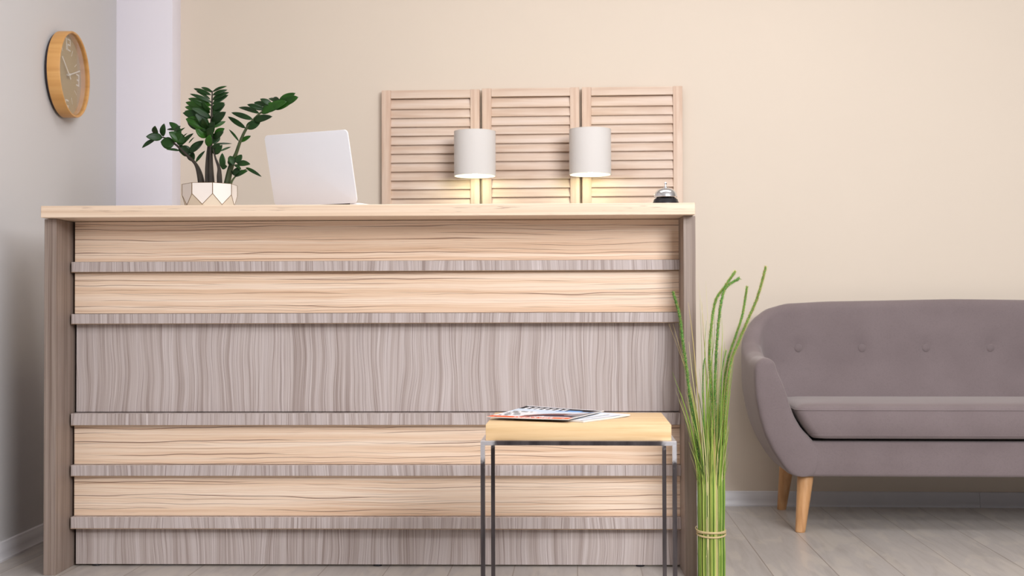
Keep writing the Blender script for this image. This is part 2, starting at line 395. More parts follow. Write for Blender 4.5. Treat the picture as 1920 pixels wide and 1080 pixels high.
for k in range(12):
    if k % 3:
        a = math.radians(30*k); mb = MB(); stroke(mb, .092*math.sin(a), .092*math.cos(a), .116*math.sin(a), .116*math.cos(a), .002, .0181, .0188, M_['white']); mb.build('hour_mark', face)
for nm, ang, L, w, z in (('hour_hand', -52, .086, .006, .026), ('minute_hand', 72, .108, .0045, .029)):
    a = math.radians(ang); mb = MB(); stroke(mb, -.02*math.sin(a), -.02*math.cos(a), L*math.sin(a), L*math.cos(a), w, z, z+.0012, M_['white']); mb.build(nm, ck)
mb = MB(); mb.lathe([(0, .018), (.004, .018), (.005, .031), (0, .032)], M_['white'], 20); mb.build('spindle', ck)
g = NT('clock_glass', .02, 0, .5); tr = g.n('ShaderNodeBsdfTransparent'); gl = g.n('ShaderNodeBsdfGlossy'); gl.inputs['Roughness'].default_value = .03
fr_ = g.n('ShaderNodeFresnel'); fr_.inputs[0].default_value = 1.45; mx = g.n('ShaderNodeMixShader')
g.t.links.new(g.math('MULTIPLY', fr_.outputs[0], .25), mx.inputs[0]); g.t.links.new(tr.outputs[0], mx.inputs[1]); g.t.links.new(gl.outputs[0], mx.inputs[2])
g.t.links.new(mx.outputs[0], g.t.nodes['Material Output'].inputs['Surface'])
mb = MB(); mb.lathe([(0, .041), (CR-.0090, .041), (CR-.0090, .0425), (0, .0425)], g.m, 64); mb.build('glass', ck)

# ------------------------------------------------------------------ louvred shutters
SHY = 5.195; PITCH = .0383
def shutter(x0, x1, ztop, label):
    t = thing('louvered_shutter', label, 'shutter', (x0, SHY, .72), 0, 'whitewashed louvred shutters on the wall')
    w = x1-x0; H = ztop-.72; st = .039
    mb = MB(); mb.box(0, st, 0, .026, 0, H, M_['shutter'], .0015, 2); mb.build('stile', t)
    mb = MB(); mb.box(w-st, w, 0, .026, 0, H, M_['shutter'], .0015, 2); mb.build('stile', t)
    mb = MB(); mb.box(st+.0002, w-st-.0002, .001, .025, H-.035, H-.0005, M_['slat'], .001, 1); mb.build('rail', t)
    mb = MB(); mb.box(st+.0002, w-st-.0002, .001, .025, .0005, .06, M_['slat'], .001, 1); mb.build('rail', t)
    z = H-.035-.004; k = 0
    while z-.04 > .06:
        mb = MB()
        # tilted blade: lower edge forward, upper edge tucked back under the one above
        mb.box(st-.003, w-st+.003, -.003, .003, -.0224, .0224, M_['slat'], .0018, 2,
               M=Matrix.Translation((0, .0135, z-.0205)) @ Matrix.Rotation(math.radians(-17), 4, 'X'))
        mb.build('slat', t); z -= PITCH
    return t
shutter(-.834, -.4143, 1.768, 'whitewashed louvred wood shutter, left one of three, partly behind the left wall lamp')
shutter(-.403, .0100, 1.771, 'whitewashed louvred wood shutter in the middle, between the two wall lamps')
shutter(.0215, .4450, 1.771, 'whitewashed louvred wood shutter, right one of three, above the service bell')

# ------------------------------------------------------------------ wall lamps
shade_m = NT('white_linen_shade', .9, 0, .1); nn = shade_m.noise(shade_m.obj(), 500, 2); shade_m.bump(nn, .15, .0005)
shade_m.b.inputs['Transmission Weight'].default_value = 0.0; shade_m.col(srgb(228, 223, 219))
bulb_m = NT('lit_bulb', .4); bulb_m.b.inputs['Emission Color'].default_value = (1.0, .97, .72, 1); bulb_m.b.inputs['Emission Strength'].default_value = 9; bulb_m.col((1, 1, .9))
def wall_lamp(x, z0, z1, label):
    y = 5.078; t = thing('wall_lamp', label, 'lamp', (x, y, z0), 0, 'white drum wall lamps in front of the shutters'); H = z1-z0; r_ = .0865
    mb = MB(); mb.lathe([(r_, 0), (r_, H), (r_-.002, H), (r_-.002, 0)], shade_m.m, 64, closed=True)
    sh = mb.build('lamp_shade', t)
    for zz in (.0, H):
        mb = MB(); mb.lathe([(r_+.0006, zz-.0008), (r_+.0006, zz+.0008), (r_-.0028, zz+.0008), (r_-.0028, zz-.0008)], M_['white'], 64, closed=True); mb.build('shade_ring', sh)
    mb = MB()
    for a in (90, 210, 330):
        a = math.radians(a); mb.tube([(.012*math.cos(a), .012*math.sin(a), .045), (r_*.97*math.cos(a), r_*.97*math.sin(a), .045)], .0013, M_['chrome'], 6)
    mb.build('shade_spider', t)
    mb = MB(); mb.lathe([(0, .04), (.014, .04), (.014, .085), (0, .085)], M_['white'], 20); mb.build('socket', t)
    mb = MB(); mb.tube([(0, 0, .07), (0, .05, .075), (0, .100, .085), (0, .116, .085)], .006, M_['chrome'], 10); mb.build('arm', t)
    mb = MB(); mb.box(-.035, .035, .1005, .116, .04, .135, M_['chrome'], .003, 2); mb.build('wall_plate', t)
    mb = MB(); mb.lathe([(0, .003), (.008, .005), (.0145, .013), (.0145, .022), (.009, .036), (.009, .040), (0, .040)], bulb_m.m, 24); mb.build('bulb', t)
    l = bpy.data.lights.new('bulb_light', 'POINT'); l.energy = .85; l.color = (1.0, 1.0, .66); l.shadow_soft_size = .016
    lo = bpy.data.objects.new('bulb_light', l); COL.objects.link(lo); lo.location = (x, y, z0-.001); lo.location.z = z0+.001
    lo.location = (x, y+.0, z0+.002)
    return t
wall_lamp(-.4245, 1.385, 1.569, 'white drum wall lamp, the left of the two, nearer the laptop')
wall_lamp(.0540, 1.3865, 1.572, 'white drum wall lamp, the right of the two, nearer the service bell')

# ------------------------------------------------------------------ laptop
psi, tau, LW, LH = .373, .2636, .31, .2304
lp = thing('laptop', 'open silver laptop seen from behind on the countertop', 'laptop')
uv = Vector((-math.cos(psi), math.sin(psi), 0)); nv = Vector((-math.sin(psi), -math.cos(psi), 0))
hinge = Vector((-.6868, 3.8131, 1.1565))
# local frame: X towards the laptop's own left seen from behind is -uv, Y away from camera, Z up
Ml = Matrix((-uv, -nv, Vector((0, 0, 1)))).transposed().to_4x4(); Ml.translation = hinge + uv*LW/2; lp.matrix_world = Ml
def rrect(mb, w, h, t, rad, mat, M=None, seg=8, bev=.0):
    b = bmesh.new(); pts = []
    for cx, cy, a0 in ((w/2-rad, h-rad, 0), (-w/2+rad, h-rad, 90), (-w/2+rad, rad, 180), (w/2-rad, rad, 270)):
        for k in range(seg+1):
            a = math.radians(a0+90*k/seg); pts.append((cx+rad*math.cos(a), cy+rad*math.sin(a)))
    lo = [b.verts.new((x, y, 0)) for x, y in pts]; hi = [b.verts.new((x, y, t)) for x, y in pts]
    n = len(pts); b.faces.new(lo[::-1]); b.faces.new(hi)
    for i in range(n): b.faces.new((lo[i], lo[(i+1) % n], hi[(i+1) % n], hi[i]))
    if bev:
        ed = [e for e in b.edges if abs(e.verts[0].co.z-e.verts[1].co.z) < 1e-7]
        bmesh.ops.bevel(b, geom=ed, offset=bev, segments=3, profile=.5, affect='EDGES')
    mb.add(b, mat, M)
mb = MB(); rrect(mb, LW, .222, .0085, .010, M_['alu'], bev=.002, M=Matrix.Translation((0, .002, .001))); base = mb.build('base', lp)
mb = MB(); mb.box(-.13, .13, .03, .125, .0096, .0104, M_['key'], 0)
mb.build('keyboard', base)
mb = MB(); rrect(mb, .10, .065, .0005, .004, M_['alu'], Matrix.Translation((0, .14, .0096))); mb.build('trackpad', base)
Mt = Matrix.Translation((0, 0, .0098)) @ Matrix.Rotation(PI/2+tau, 4, 'X')
mb = MB(); rrect(mb, LW, LH, .0055, .011, M_['alu'], Mt, bev=.0022); lid = mb.build('screen_lid', lp)
mb = MB(); rrect(mb, LW-.012, LH-.014, .0006, .006, M_['screen'], Mt @ Matrix.Translation((0, .007, -.0007))); mb.build('display', lid)
mb = MB(); mb.tube([(-LW*.40, 0.0045, .0085), (LW*.40, 0.0045, .0085)], .0045, M_['key'], 12); mb.build('hinge', lp)

# ------------------------------------------------------------------ service bell
bp = dk(1.905, -.100, 1.1565)
bell = thing('service_bell', 'chrome service bell with black base at the right end of the countertop', 'bell', bp, 0)
mb = MB(); mb.lathe([(0, 0), (.0435, 0), (.0435, .003), (.040, .009), (.037, .017), (.030, .021), (0, .022)], M_['black'], 48); mb.build('bell_base', bell)
mb = MB(); mb.lathe([(.0362, .0235), (.0368, .0245), (.0362, .028)] + [(.0355*math.cos(a), .028+.0265*math.sin(a)) for a in [math.radians(x) for x in range(8, 90, 9)]] + [(0, .0546), (0, .053)] +
                    [(.034*math.cos(a), .027+.0255*math.sin(a)) for a in [math.radians(x) for x in range(85, -1, -12)]] + [(.0350, .0235)], M_['chrome'], 64); mb.build('bell_dome', bell)
mb = MB(); mb.lathe([(0, .0535), (.0055, .0535), (.0055, .0565), (.0028, .0575), (.0026, .064), (.0042, .0650), (.0046, .068), (.0030, .0705), (0, .071)], M_['chrome'], 24); mb.build('plunger', bell)

# ------------------------------------------------------------------ potted plant
PC = Vector((-1.1945, 3.93, 1.1565))
pp = thing('potted_plant', 'dark green glossy leaved plant in a faceted cream pot on the countertop', 'potted plant', PC, 0)
def oct_(rr, z, off=22.5): return [Vector((rr*math.cos(math.radians(off+45*k-0)), rr*math.sin(math.radians(off+45*k)), z)) for k in range(8)]
RO = .0875; A_ = oct_(RO, .081); B_ = oct_(RO, .046); C0 = oct_(RO*math.cos(PI/8), .012, 45); D_ = oct_(RO*.80, 0.0005)
mb = MB()
ip = mb.mi(M_['pot']); i2 = mb.mi(M_['pot2'])
va = [mb.bm.verts.new(p) for p in A_]; vb = [mb.bm.verts.new(p) for p in B_]; vc = [mb.bm.verts.new(p) for p in C0]; vd = [mb.bm.verts.new(p) for p in D_]
vi = [mb.bm.verts.new(p) for p in oct_(RO-.005, .081)]; vj = [mb.bm.verts.new(p) for p in oct_(RO-.010, .06)]
for k in range(8):
    n = (k+1) % 8
    for vs, i in (((va[k], va[n], vb[n], vc[k], vb[k]), ip), ((vb[n], vd[n], vc[k]), i2), ((vb[n], vc[n], vd[n]), i2), ((vc[k], vd[n], vd[k]), i2),
                  ((va[k], vi[k], vi[n], va[n]), ip), ((vi[k], vj[k], vj[n], vi[n]), ip)):
        fc = mb.bm.faces.new(vs); fc.material_index = i
mb.bm.faces.new(vd[::-1]).material_index = i2
pot = mb.build('plant_pot', pp, sharp=10)
mb = MB()
for k in range(8):
    n = (k+1) % 8
    for a, b, rr in ((A_[k], B_[k], .0012), (B_[k], C0[k], .0009), (C0[k], B_[n], .0009), (A_[k], A_[n], .0006)):
        mb.tube([a*1.0, b*1.0], rr, M_['gold'], 6)
mb.build('gold_line', pot)
mb = MB(); mb.face([p for p in oct_(RO-.0095, .066)], M_['soil']); bmesh.ops.extrude_face_region(mb.bm, geom=mb.bm.faces[:]); 
for v in list(mb.bm.verts)[8:]: v.co.z = .05
mb.build('soil', pot)
def PP(cx, cy, y=0.0):   # drawing units of the plant study -> metres round the pot's centre
    k = 1 + y/3.93
    return Vector((((cx/4+240-393.5)*.00176)*k + y*(-.30), y, 1.2325-(cy/4+140-350)*.001744-1.1565 + y*.10))
def leaf(mb, b, t, w, mat, tilt=None, curl=.06, rnd=.5):
    d = t-b; L = d.length
    nr = Vector((random.uniform(-.45, .45), -1, random.uniform(-.2, .5))) if tilt is None else Vector(tilt)
    side = d.cross(nr).normalized(); up = side.cross(d).normalized()
    if up.y > 0: up = -up
    N = 10; rows = []
    for i in range(N+1):
        u_ = i/N; wd = w*.5*(math.sin(PI*min(1, u_**.85*.985+.015))**.72)
        if i == N: wd = w*.01
        c = b + d*u_ + up*(curl*L*math.sin(PI*u_)) - Vector((0, 0, 1))*curl*.5*L*u_*u_
        rows.append([c+side*wd*q - up*(abs(q)**1.3*-.16*wd) for q in (-1, -.5, 0, .5, 1)])
    mb.grid(rows, mat)
def stemP(name, pts, rads, mat): 
    mb = MB(); mb.tube(pts, rads, mat, 9); return mb.build(name, pp)
def smoothpath(pts, n=5):
    pts = [Vector(p) for p in pts]; out = []
    for i in range(len(pts)-1):
        p0 = pts[max(i-1, 0)]; p1 = pts[i]; p2 = pts[i+1]; p3 = pts[min(i+2, len(pts)-1)]
        for k in range(n):
            t = k/n; out.append(.5*((2*p1)+(p2-p0)*t+(2*p0-5*p1+4*p2-p3)*t*t+(3*p1-p0-3*p2+p3)*t**3))
    out.append(pts[-1]); return out
def lerp_r(rs, n): 
    m = len(rs)-1; return [rs[min(m, int(i/(n-1)*m))]*(1-(i/(n-1)*m) % 1)+rs[min(m, int(i/(n-1)*m)+1)]*((i/(n-1)*m) % 1) for i in range(n)]
def frond(pts, rads, mat, leaves, thick=4, dflt='leaf'):
    sp = smoothpath([PP(*p) for p in pts]); rr = lerp_r(rads, len(sp))
    s_ = stemP('stem', sp, rr, mat)
    mb = MB()
    for lf in leaves:
        bx, by, tx, ty, w = lf[:5]; dy = lf[5] if len(lf) > 5 else random.uniform(-.035, .035); mt = M_[lf[6]] if len(lf) > 6 else M_[dflt]
        # start on the stem's own depth
        bb = PP(bx, by, 0); y0 = min(sp, key=lambda q: (q.x-bb.x)**2+(q.z-bb.z)**2).y
        leaf(mb, PP(bx, by, y0), PP(tx, ty, y0+dy), w/4*.00176*1.12, mt)
    o = mb.build('foliage', s_, recalc=False)
    m = o.modifiers.new('solid', 'SOLIDIFY'); m.thickness = .0007
    return s_
# left arching frond
frond([(553, 830, .02), (535, 740, .015), (505, 668, .01), (440, 600, 0), (375, 540, -.01), (310, 490, -.015), (250, 468, -.015), (190, 485, -.02)],
      [.0125, .0095, .0055, .0045, .0036, .003, .0022, .0014], M_['stem'],
      [(200, 485, 103, 545, 34), (255, 470, 132, 462, 56), (205, 445, 202, 383, 44), (262, 462, 270, 363, 50), (345, 522, 243, 500, 80), (385, 570, 285, 558, 20),
       (395, 432, 308, 352, 44), (430, 508, 305, 428, 70), (330, 475, 428, 396, 20), (395, 532, 490, 435, 36), (455, 515, 497, 467, 9), (415, 470, 445, 440, 9),
       (460, 585, 567, 490, 52), (508, 655, 577, 567, 22), (400, 535, 470, 610, 70), (430, 600, 385, 520, 50), (490, 650, 455, 560, 56), (345, 440, 395, 385, 30),
       (340, 505, 400, 420, 50), (420, 610, 475, 545, 52), (385, 415, 290, 405, 20), (360, 500, 425, 500, 60)])
# centre fronds
frond([(602, 840, 0), (598, 700, 0), (603, 560, 0), (622, 400, -.01), (628, 250, -.01), (630, 122, .0)], [.0115, .009, .0052, .004, .003, .0016], M_['stem'],
      [(632, 135, 548, 88, 24), (622, 155, 490, 97, 28), (616, 188, 510, 120, 20), (628, 212, 462, 142, 28), (625, 235, 450, 170, 44, .02, 'leaf2'), (620, 262, 430, 198, 50, .02, 'leaf2'),
       (615, 290, 425, 232, 52, .03, 'leaf2'), (610, 322, 410, 285, 72, -.02), (600, 350, 425, 262, 60, .03, 'leaf2'), (605, 385, 432, 330, 84, -.02, 'leaf2'), (605, 400, 500, 290, 60, -.03),
       (590, 472, 505, 392, 76, -.02, 'leaf2'), (610, 430, 520, 340, 66), (620, 330, 470, 250, 50, -.03), (610, 290, 560, 200, 40),
       (600, 420, 560, 330, 70, -.04), (580, 400, 445, 350, 70, .02), (600, 250, 480, 190, 36, -.03)])
frond([(628, 840, -.01), (622, 700, -.01), (622, 560, -.015), (626, 400, -.02), (629, 250, -.015), (632, 128, -.01)], [.011, .008, .005, .004, .003, .0016], M_['stem'],
      [(635, 132, 742, 90, 22), (635, 158, 745, 113, 28), (634, 195, 757, 133, 44), (635, 225, 752, 150, 36), (632, 265, 726, 214, 48), (630, 312, 728, 222, 46), (630, 372, 735, 284, 64, -.02),
       (632, 400, 732, 350, 30, .02, 'leaf2'), (650, 455, 725, 405, 44, .0, 'leaf2'), (640, 480, 718, 430, 44), (622, 520, 680, 440, 70), (615, 440, 650, 360, 70, -.03), (600, 470, 640, 400, 60, -.03),
       (640, 525, 780, 515, 13), (600, 540, 618, 450, 50, -.02, 'leaf2'), (640, 595, 690, 520, 62), (690, 578, 772, 541, 14)])
# right arching frond
frond([(738, 840, .0), (770, 700, 0), (812, 590, -.01), (842, 505, -.015), (885, 415, -.02), (940, 345, -.02), (1000, 290, -.02), (1090, 235, -.02), (1180, 200, -.02), (1250, 170, -.02)],
      [.0115, .0095, .0058, .005, .0045, .0035, .003, .0022, .0016, .001], M_['stemg'],
      [(882, 408, 750, 310, 34), (935, 343, 775, 285, 36), (985, 300, 830, 242, 34), (1020, 268, 893, 230, 38), (1045, 245, 945, 212, 38), (1080, 238, 990, 190, 38), (1115, 218, 1055, 180, 30),
       (1135, 203, 1090, 177, 24), (885, 405, 992, 362, 56), (940, 352, 1083, 322, 48), (1000, 297, 1135, 225, 72, -.01, 'leaf2'), (1040, 285, 1190, 212, 72, -.02, 'leaf2'),
       (1095, 265, 1240, 205, 70, -.01, 'leaf2'), (1130, 220, 1255, 148, 50, -.01, 'leaf2'), (1150, 225, 1277, 180, 62, -.02, 'leaf2'), (850, 510, 921, 462, 34, .01, 'leaf2'), (832, 505, 757, 408, 16)])
# short fronds
frond([(688, 840, -.03), (685, 760, -.03), (682, 700, -.03), (655, 625, -.03), (640, 560, -.03)], [.009, .0085, .0055, .0032, .002], M_['stem'],
      [(712, 708, 707, 588, 42, -.01), (700, 700, 745, 690, 40, .0), (655, 600, 708, 530, 40, -.01)])
frond([(765, 835, -.03), (790, 785, -.03), (840, 735, -.03), (890, 712, -.03)], [.0045, .003, .002, .0012], M_['stemg'],
      [(885, 702, 1003, 767, 24, -.01), (800, 765, 900, 722, 40, -.01), (790, 755, 845, 700, 44, .0), (775, 690, 770, 620, 40), (790, 680, 765, 610, 50, .02), (815, 668, 853, 602, 50, .01), (820, 672, 918, 674, 44, -.01),
       (780, 720, 800, 760, 24), (800, 680, 850, 715, 24, -.02)])

# ------------------------------------------------------------------ side table
tb = thing('side_table', 'small side table with thick oak top on thin steel legs', 'side table', (0, 3.1535, 0), 0)
mb = MB(); mb.box(-.2245, .2245, -.1735, .1735, .5118, .5505, M_['oak'], .0012, 2); mb.build('tabletop', tb)
FX, FY, T_ = .2365, .1830, .0105
mb = MB()
mb.box(-FX, FX, -FY, -FY+T_, .5008, .5113, M_['steel'], .0008, 1); mb.box(-FX, FX, FY-T_, FY, .5008, .5113, M_['steel'], .0008, 1)
mb.box(-FX, -FX+T_, -FY+T_, FY-T_, .5008, .5113, M_['steel'], .0008, 1); mb.box(FX-T_, FX, -FY+T_, FY-T_, .5008, .5113, M_['steel'], .0008, 1)
mb.build('frame', tb)
for sx in (-1, 1):
    for sy in (-1, 1):
        mb = MB(); x0 = -FX if sx < 0 else FX-T_; y0 = -FY if sy < 0 else FY-T_
        mb.box(x0, x0+T_, y0, y0+T_, 0, .5008, M_['steel'], .0008, 1); mb.build('leg', tb)

# ------------------------------------------------------------------ magazines
mw = plain('glossy_white_cover', srgb(240, 240, 244), .3, var=.02); mk = plain('cover_black_ink', srgb(20, 16, 26), .6, 0, .15); mblue = plain('cover_blue_ink', srgb(110, 158, 214), .6, 0, .15)
mor = plain('cover_orange_ink', srgb(238, 88, 24), .6, 0, .15); mbr = plain('cover_brown_ink', srgb(156, 104, 84), .6, 0, .15); mpu = plain('cover_dark_plum_ink', srgb(58, 42, 60), .6, 0, .15)
mpale = plain('cover_pale_blue_ink', srgb(208, 224, 242), .3); mpg = plain('magazine_page_edges', srgb(226, 222, 216), .8); mgr = plain('cover_grey_ink', srgb(120, 116, 118), .35)
def cover_art(a, b, NA, NB):
    u_, v = a/NA, b/NB        # u across (0 left), v up the cover
    rnd = random.random
    if v < .12:
        if .30 < u_ < .78 and .03 < v < .095 and (int(a*.9) % 5 != 0) and rnd() < .8: return mw
        if .06 < u_ < .10 and .02 < v < .06: return mk
        if .90 < u_ < .93 and .02 < v < .05: return mw
        return mor
    if v > .955: return mw
    if v > .70:
        if u_ > .80 and v > .74: return mk if (u_ < .92) else mgr
        if .05 < u_ < .62 and .76 < v < .91:
            q = (u_-.05)/.57*7; fq = q % 1
            return mw if (fq < .58 and not (.25 < fq < .38 and .80 < v < .87)) else mk
        if .62 < u_ < .80 and v < .83: return mblue
        if v < .76: return mpale if u_ < .5 else mblue
        return mk
    if .04 < u_ < .34 and .16 < v < .60:
        q = (v-.16)/.44*5; 
        if q % 1 < .55 and (int(u_*60+int(q)*3) % 7) < 5 and u_ < .16+.16*((int(q)*37 % 10)/10): return mk
        return mw
    d = (v-.12) - (u_-.30)*.75 + .06*math.sin(u_*9)
    if .70 < u_ and v > .30 and int(v*60) % 3 == 0 and .78 < u_ < .93: return mw
    if u_ > .93: return mgr
    if -.16 < d < .00 and u_ > .33: return mpu
    if .00 <= d < .10 and u_ > .33: return mbr
    if .10 <= d < .20 and u_ > .4: return mpale
    if d <= -.16 and v < .20: return mw
    if d <= -.16: return mpu if u_ > .6 else mpale
    return mpale if v > .5 else mw
def magazine(name, label, loc, rz, w, h, t, zf, art, wedge=None):
    th = thing(name, label, 'magazine', loc, rz, 'magazines on the side table')
    NA, NB = 84, 60
    top = [[Vector((w*a/NA, h*b/NB, t+zf(a/NA, b/NB))) for b in range(NB+1)] for a in range(NA+1)]
    def off(P, dz): return [[p+Vector((0, 0, dz)) for p in row] for row in P]
    def shell(P, dz0, dz1, mat, nm, matf=None, inset=0.0):
        A = off(P, dz1); B = off(P, dz0); m = MB()
        VA = m.grid(A, mat, True, matf); VB = m.grid(B, mat, True)
        rim = lambda V: [V[a][0] for a in range(NA+1)]+[V[NA][b] for b in range(1, NB+1)]+[V[a][NB] for a in range(NA-1, -1, -1)]+[V[0][b] for b in range(NB-1, 0, -1)]
        ra, rb = rim(VA), rim(VB)
        for i in range(len(ra)):
            fc = m.bm.faces.new((ra[i], ra[(i+1) % len(ra)], rb[(i+1) % len(ra)], rb[i])); fc.material_index = m.mi(mpg if matf else mat)
        return m.build(nm, th)
    shell(top, -t+.0006, -.0006, mpg, 'pages')
    shell(top, -.0006, 0.0, mw, 'front_cover', art)
    shell(top, -t, -t+.0006, mgr, 'back_cover')
    return th
# lower magazine, sticking out to the right
def zf2(u_, v): return .0006
MT = .5506
magazine('magazine', 'white covered magazine lying underneath, its corner sticking out to the right', (.013, 3.030, MT), math.radians(54.5), .21, .218, .0045,
         lambda u_, v: .0035*max(0, (u_-.55))**1.5*2, lambda a, b: (mk if (b % 9 in (2,)) and a < 70 else (mpale if (a+b) % 31 < 9 else mw)))
def zf1(u_, v):
    lift = .006 + .024*(v**2.2)*(1-u_)**1.4
    sag = -.0012*math.sin(PI*u_)*(1-v)
    return lift+sag
magazine('magazine', 'magazine on top with orange strip and blue and white cover, one corner curling up', (-.2310, 3.096, MT), math.radians(-20.5), .220, .268, .0026,
         lambda u_, v: .0066+.0005*u_ + .008*(v**1.8)*(1-u_)**1.3 - .0015*(1-v)*(1-abs(2*u_-1))*.5, lambda a, b: cover_art(a, b, 84, 60))

# ------------------------------------------------------------------ tied bundle of ornamental grass
GC = Vector((.4005, 3.745, 0))
gr = thing('grass_bundle', 'tied bundle of green ornamental grass standing beside the desk', 'ornamental grass', GC, 0)
gm = [plain('reed_green', srgb(128, 158, 62), .5, var=.15, scale=8), plain('reed_lime', srgb(176, 192, 96), .5, var=.12, scale=8), plain('reed_straw', srgb(212, 204, 146), .55, var=.08, scale=8),
      plain('reed_dark', srgb(78, 112, 44), .5, var=.15, scale=8), plain('reed_olive', srgb(140, 146, 70), .5, var=.12, scale=8), plain('reed_tan', srgb(190, 170, 112), .55, var=.08, scale=8)]
def GP(px, py, y=0.0):
    k = (3.745+y)/3.74; return Vector((.4005+(px-1334)*.001592 - GC.x, y, .1589-(py-996)*.001605))
RB = .0395
mb = MB()
N = 300
for i in range(N):
    a = 2*PI*i/N*7.13 + random.uniform(-.1, .1); rr = RB*(1-.25*random.random()**2) if i < 230 else RB*.6*random.random()
    bx, by = rr*math.cos(a), rr*math.sin(a)
    tight = .90
    zt = random.uniform(.34, .50) if i % 5 < 3 else random.triangular(.42, .76, .52)
    fan = random.gauss(0, 1)
    side = bx/RB
    dxt = .026*side*(zt/.6)**1.5 + .009*fan*(zt/.6)
    if side < -.35: dxt -= .05*max(0, zt-.35)/.4*random.random()*1.3
    dyt = .02*by/RB + .01*random.gauss(0, 1)
    mtl = random.choices(gm, (30, 26, 16, 14, 9, 5))[0]
    w = random.uniform(.0010, .0021)
    pts = []; rads = []
    for k in range(9):
        t = k/8; z = zt*t
        e = max(0, (z-.30)/(max(zt, .31)-.30)) if zt > .31 else 0
        bulge = 1 + .05*math.sin(min(1, z/.18)*PI*.5) - .06*math.exp(-((z-.155)/.03)**2)
        x = bx*bulge*(1 - .06*(t)) + dxt*e**1.7; y = by*bulge + dyt*e**1.5
        if zt > .5: x -= .006*e
        pts.append((x, y, z+.0005)); rads.append(w*(1 if t < .7 else 1-.85*(t-.7)/.3))
    mb.tube(pts, rads, mtl, 4, .7)
# individual long blades seen fanning out at the top
BL = [((1313, 780), (1302, 640), (1293, 566), 5, .9), ((1310, 790), (1290, 700), (1256, 605), 5, .6), ((1308, 800), (1288, 700), (1263, 606), 5, .6), ((1312, 800), (1300, 700), (1294, 640), 2, .8),
      ((1322, 760), (1325, 640), (1312, 528), 2, .55), ((1328, 760), (1330, 640), (1326, 527), 2, .6), ((1320, 760), (1318, 650), (1315, 560), 4, .5), ((1332, 760), (1322, 620), (1320, 565), 5, .6),
      ((1336, 760), (1338, 640), (1337, 578), 1, .7), ((1342, 760), (1348, 640), (1352, 552), 2, .7), ((1350, 760), (1356, 640), (1355, 590), 1, .7), ((1346, 760), (1352, 680), (1360, 610), 2, .7),
      ((1318, 780), (1308, 720), (1300, 660), 4, .7), ((1326, 740), (1322, 660), (1326, 600), 0, .8), ((1330, 740), (1340, 640), (1342, 590), 0, .8), ((1356, 780), (1360, 700), (1362, 640), 1, .8)]
for (p0, p1, p2, mi_, w) in BL:
    y = random.uniform(-.02, .02)
    sp = smoothpath([GP(1300+(p0[0]-1300)*.8+8, 900, y), GP(*p0, y), GP(*p1, y), GP(*p2, y)], 6); n = len(sp)
    mb.tube(sp, [.0019*w*(1-.85*(k/(n-1))**2) for k in range(n)], gm[mi_], 4, .6)
bl = mb.build('reeds', gr); bl['kind'] = 'stuff'
fe = plain('spike_pale_tip', srgb(222, 214, 140), .8, var=.08)
def foxtail(pts, rad, mat_a, mat_b, z_green):
    sp = smoothpath([GP(p[0], p[1], p[2]) for p in pts], 8); n = len(sp)
    m = MB(); m.tube(sp, [rad*.36]*(n-1)+[rad*.2], fc_, 8)
    L = 0; rng = random.Random(int(pts[0][0]))
    for k in range(n-1):
        d = sp[k+1]-sp[k]; L = d.length; steps = max(2, int(L/.00022)); td = d.normalized()
        for s_ in range(steps):
            c = sp[k]+d*(s_/steps)
            a = rng.uniform(0, 2*PI); o1 = td.orthogonal().normalized(); o2 = td.cross(o1)
            out = o1*math.cos(a)+o2*math.sin(a); rl = rad*rng.uniform(.75, 1.1)
            tip = c+out*rl+td*rad*.75; sd = td.cross(out).normalized()*rad*.15
            mt = rng.choices((mat_a, mat_b, fe), (40, 36, 24))[0]
            m.face([c+sd, c-sd, tip], mt); m.face([c+out*rad*.2+td*.001, c-out*rad*.1, tip], mt)
    return m.build('foxtail_spike', gr, recalc=False)
fa = plain('spike_green', srgb(152, 190, 92), .8, var=.15); fb = plain('spike_lime', srgb(208, 212, 120), .8, var=.1); fc_ = plain('spike_dark', srgb(92, 142, 66), .8, var=.2); fd = plain('spike_yellow', srgb(188, 172, 92), .8, var=.1)
foxtail([(1316, 960, -.01), (1306, 820, -.02), (1294, 745, -.025), (1288, 690, -.025), (1281, 640, -.025), (1275, 590, -.025), (1263, 547, -.025)], .0085, fc_, fa, 0)
foxtail([(1336, 900, -.02), (1335, 760, -.01), (1332, 660, -.01), (1337, 600, -.01), (1345, 560, -.01), (1361, 537, -.01), (1381, 508, -.01)], .0085, fa, fb, 0)
foxtail([(1342, 900, -.02), (1341, 740, -.02), (1344, 660, -.02), (1349, 600, -.02), (1355, 560, -.02), (1364, 537, -.02), (1388, 521, -.02)], .0085, fa, fc_, 0)
foxtail([(1350, 900, 0), (1356, 760, 0), (1366, 680, 0), (1382, 630, 0), (1395, 590, 0), (1404, 537, 0)], .0078, fa, fb, 0)
foxtail([(1354, 900, -.02), (1360, 760, -.02), (1371, 680, -.02), (1386, 640, -.02), (1404, 598, -.02), (1422, 556, -.02), (1438, 500, -.02)], .0085, fb, fd, 0)
foxtail([(1322, 900, -.03), (1318, 760, -.03), (1319, 690, -.03), (1322, 670, -.03)], .0044, fc_, fa, 0)
foxtail([(1345, 900, -.03), (1349, 760, -.03), (1353, 700, -.03), (1362, 655, -.03)], .0044, fa, fb, 0)
mb = MB(); raf = plain('raffia', srgb(196, 176, 130), .8, var=.1, scale=60)
for zz, tw in ((.150, .004), (.156, -.003), (.161, .001)):
    pts = [((RB+.0022)*math.cos(a), (RB+.0022)*math.sin(a), zz+tw*math.sin(a*1.0)) for a in [2*PI*k/48 for k in range(49)]]
    mb.tube(pts, .0030, raf, 6)
mb.tube([(-.044, -.006, .162), (-.049, -.012, .170), (-.046, -.016, .176)], .0012, raf, 6)
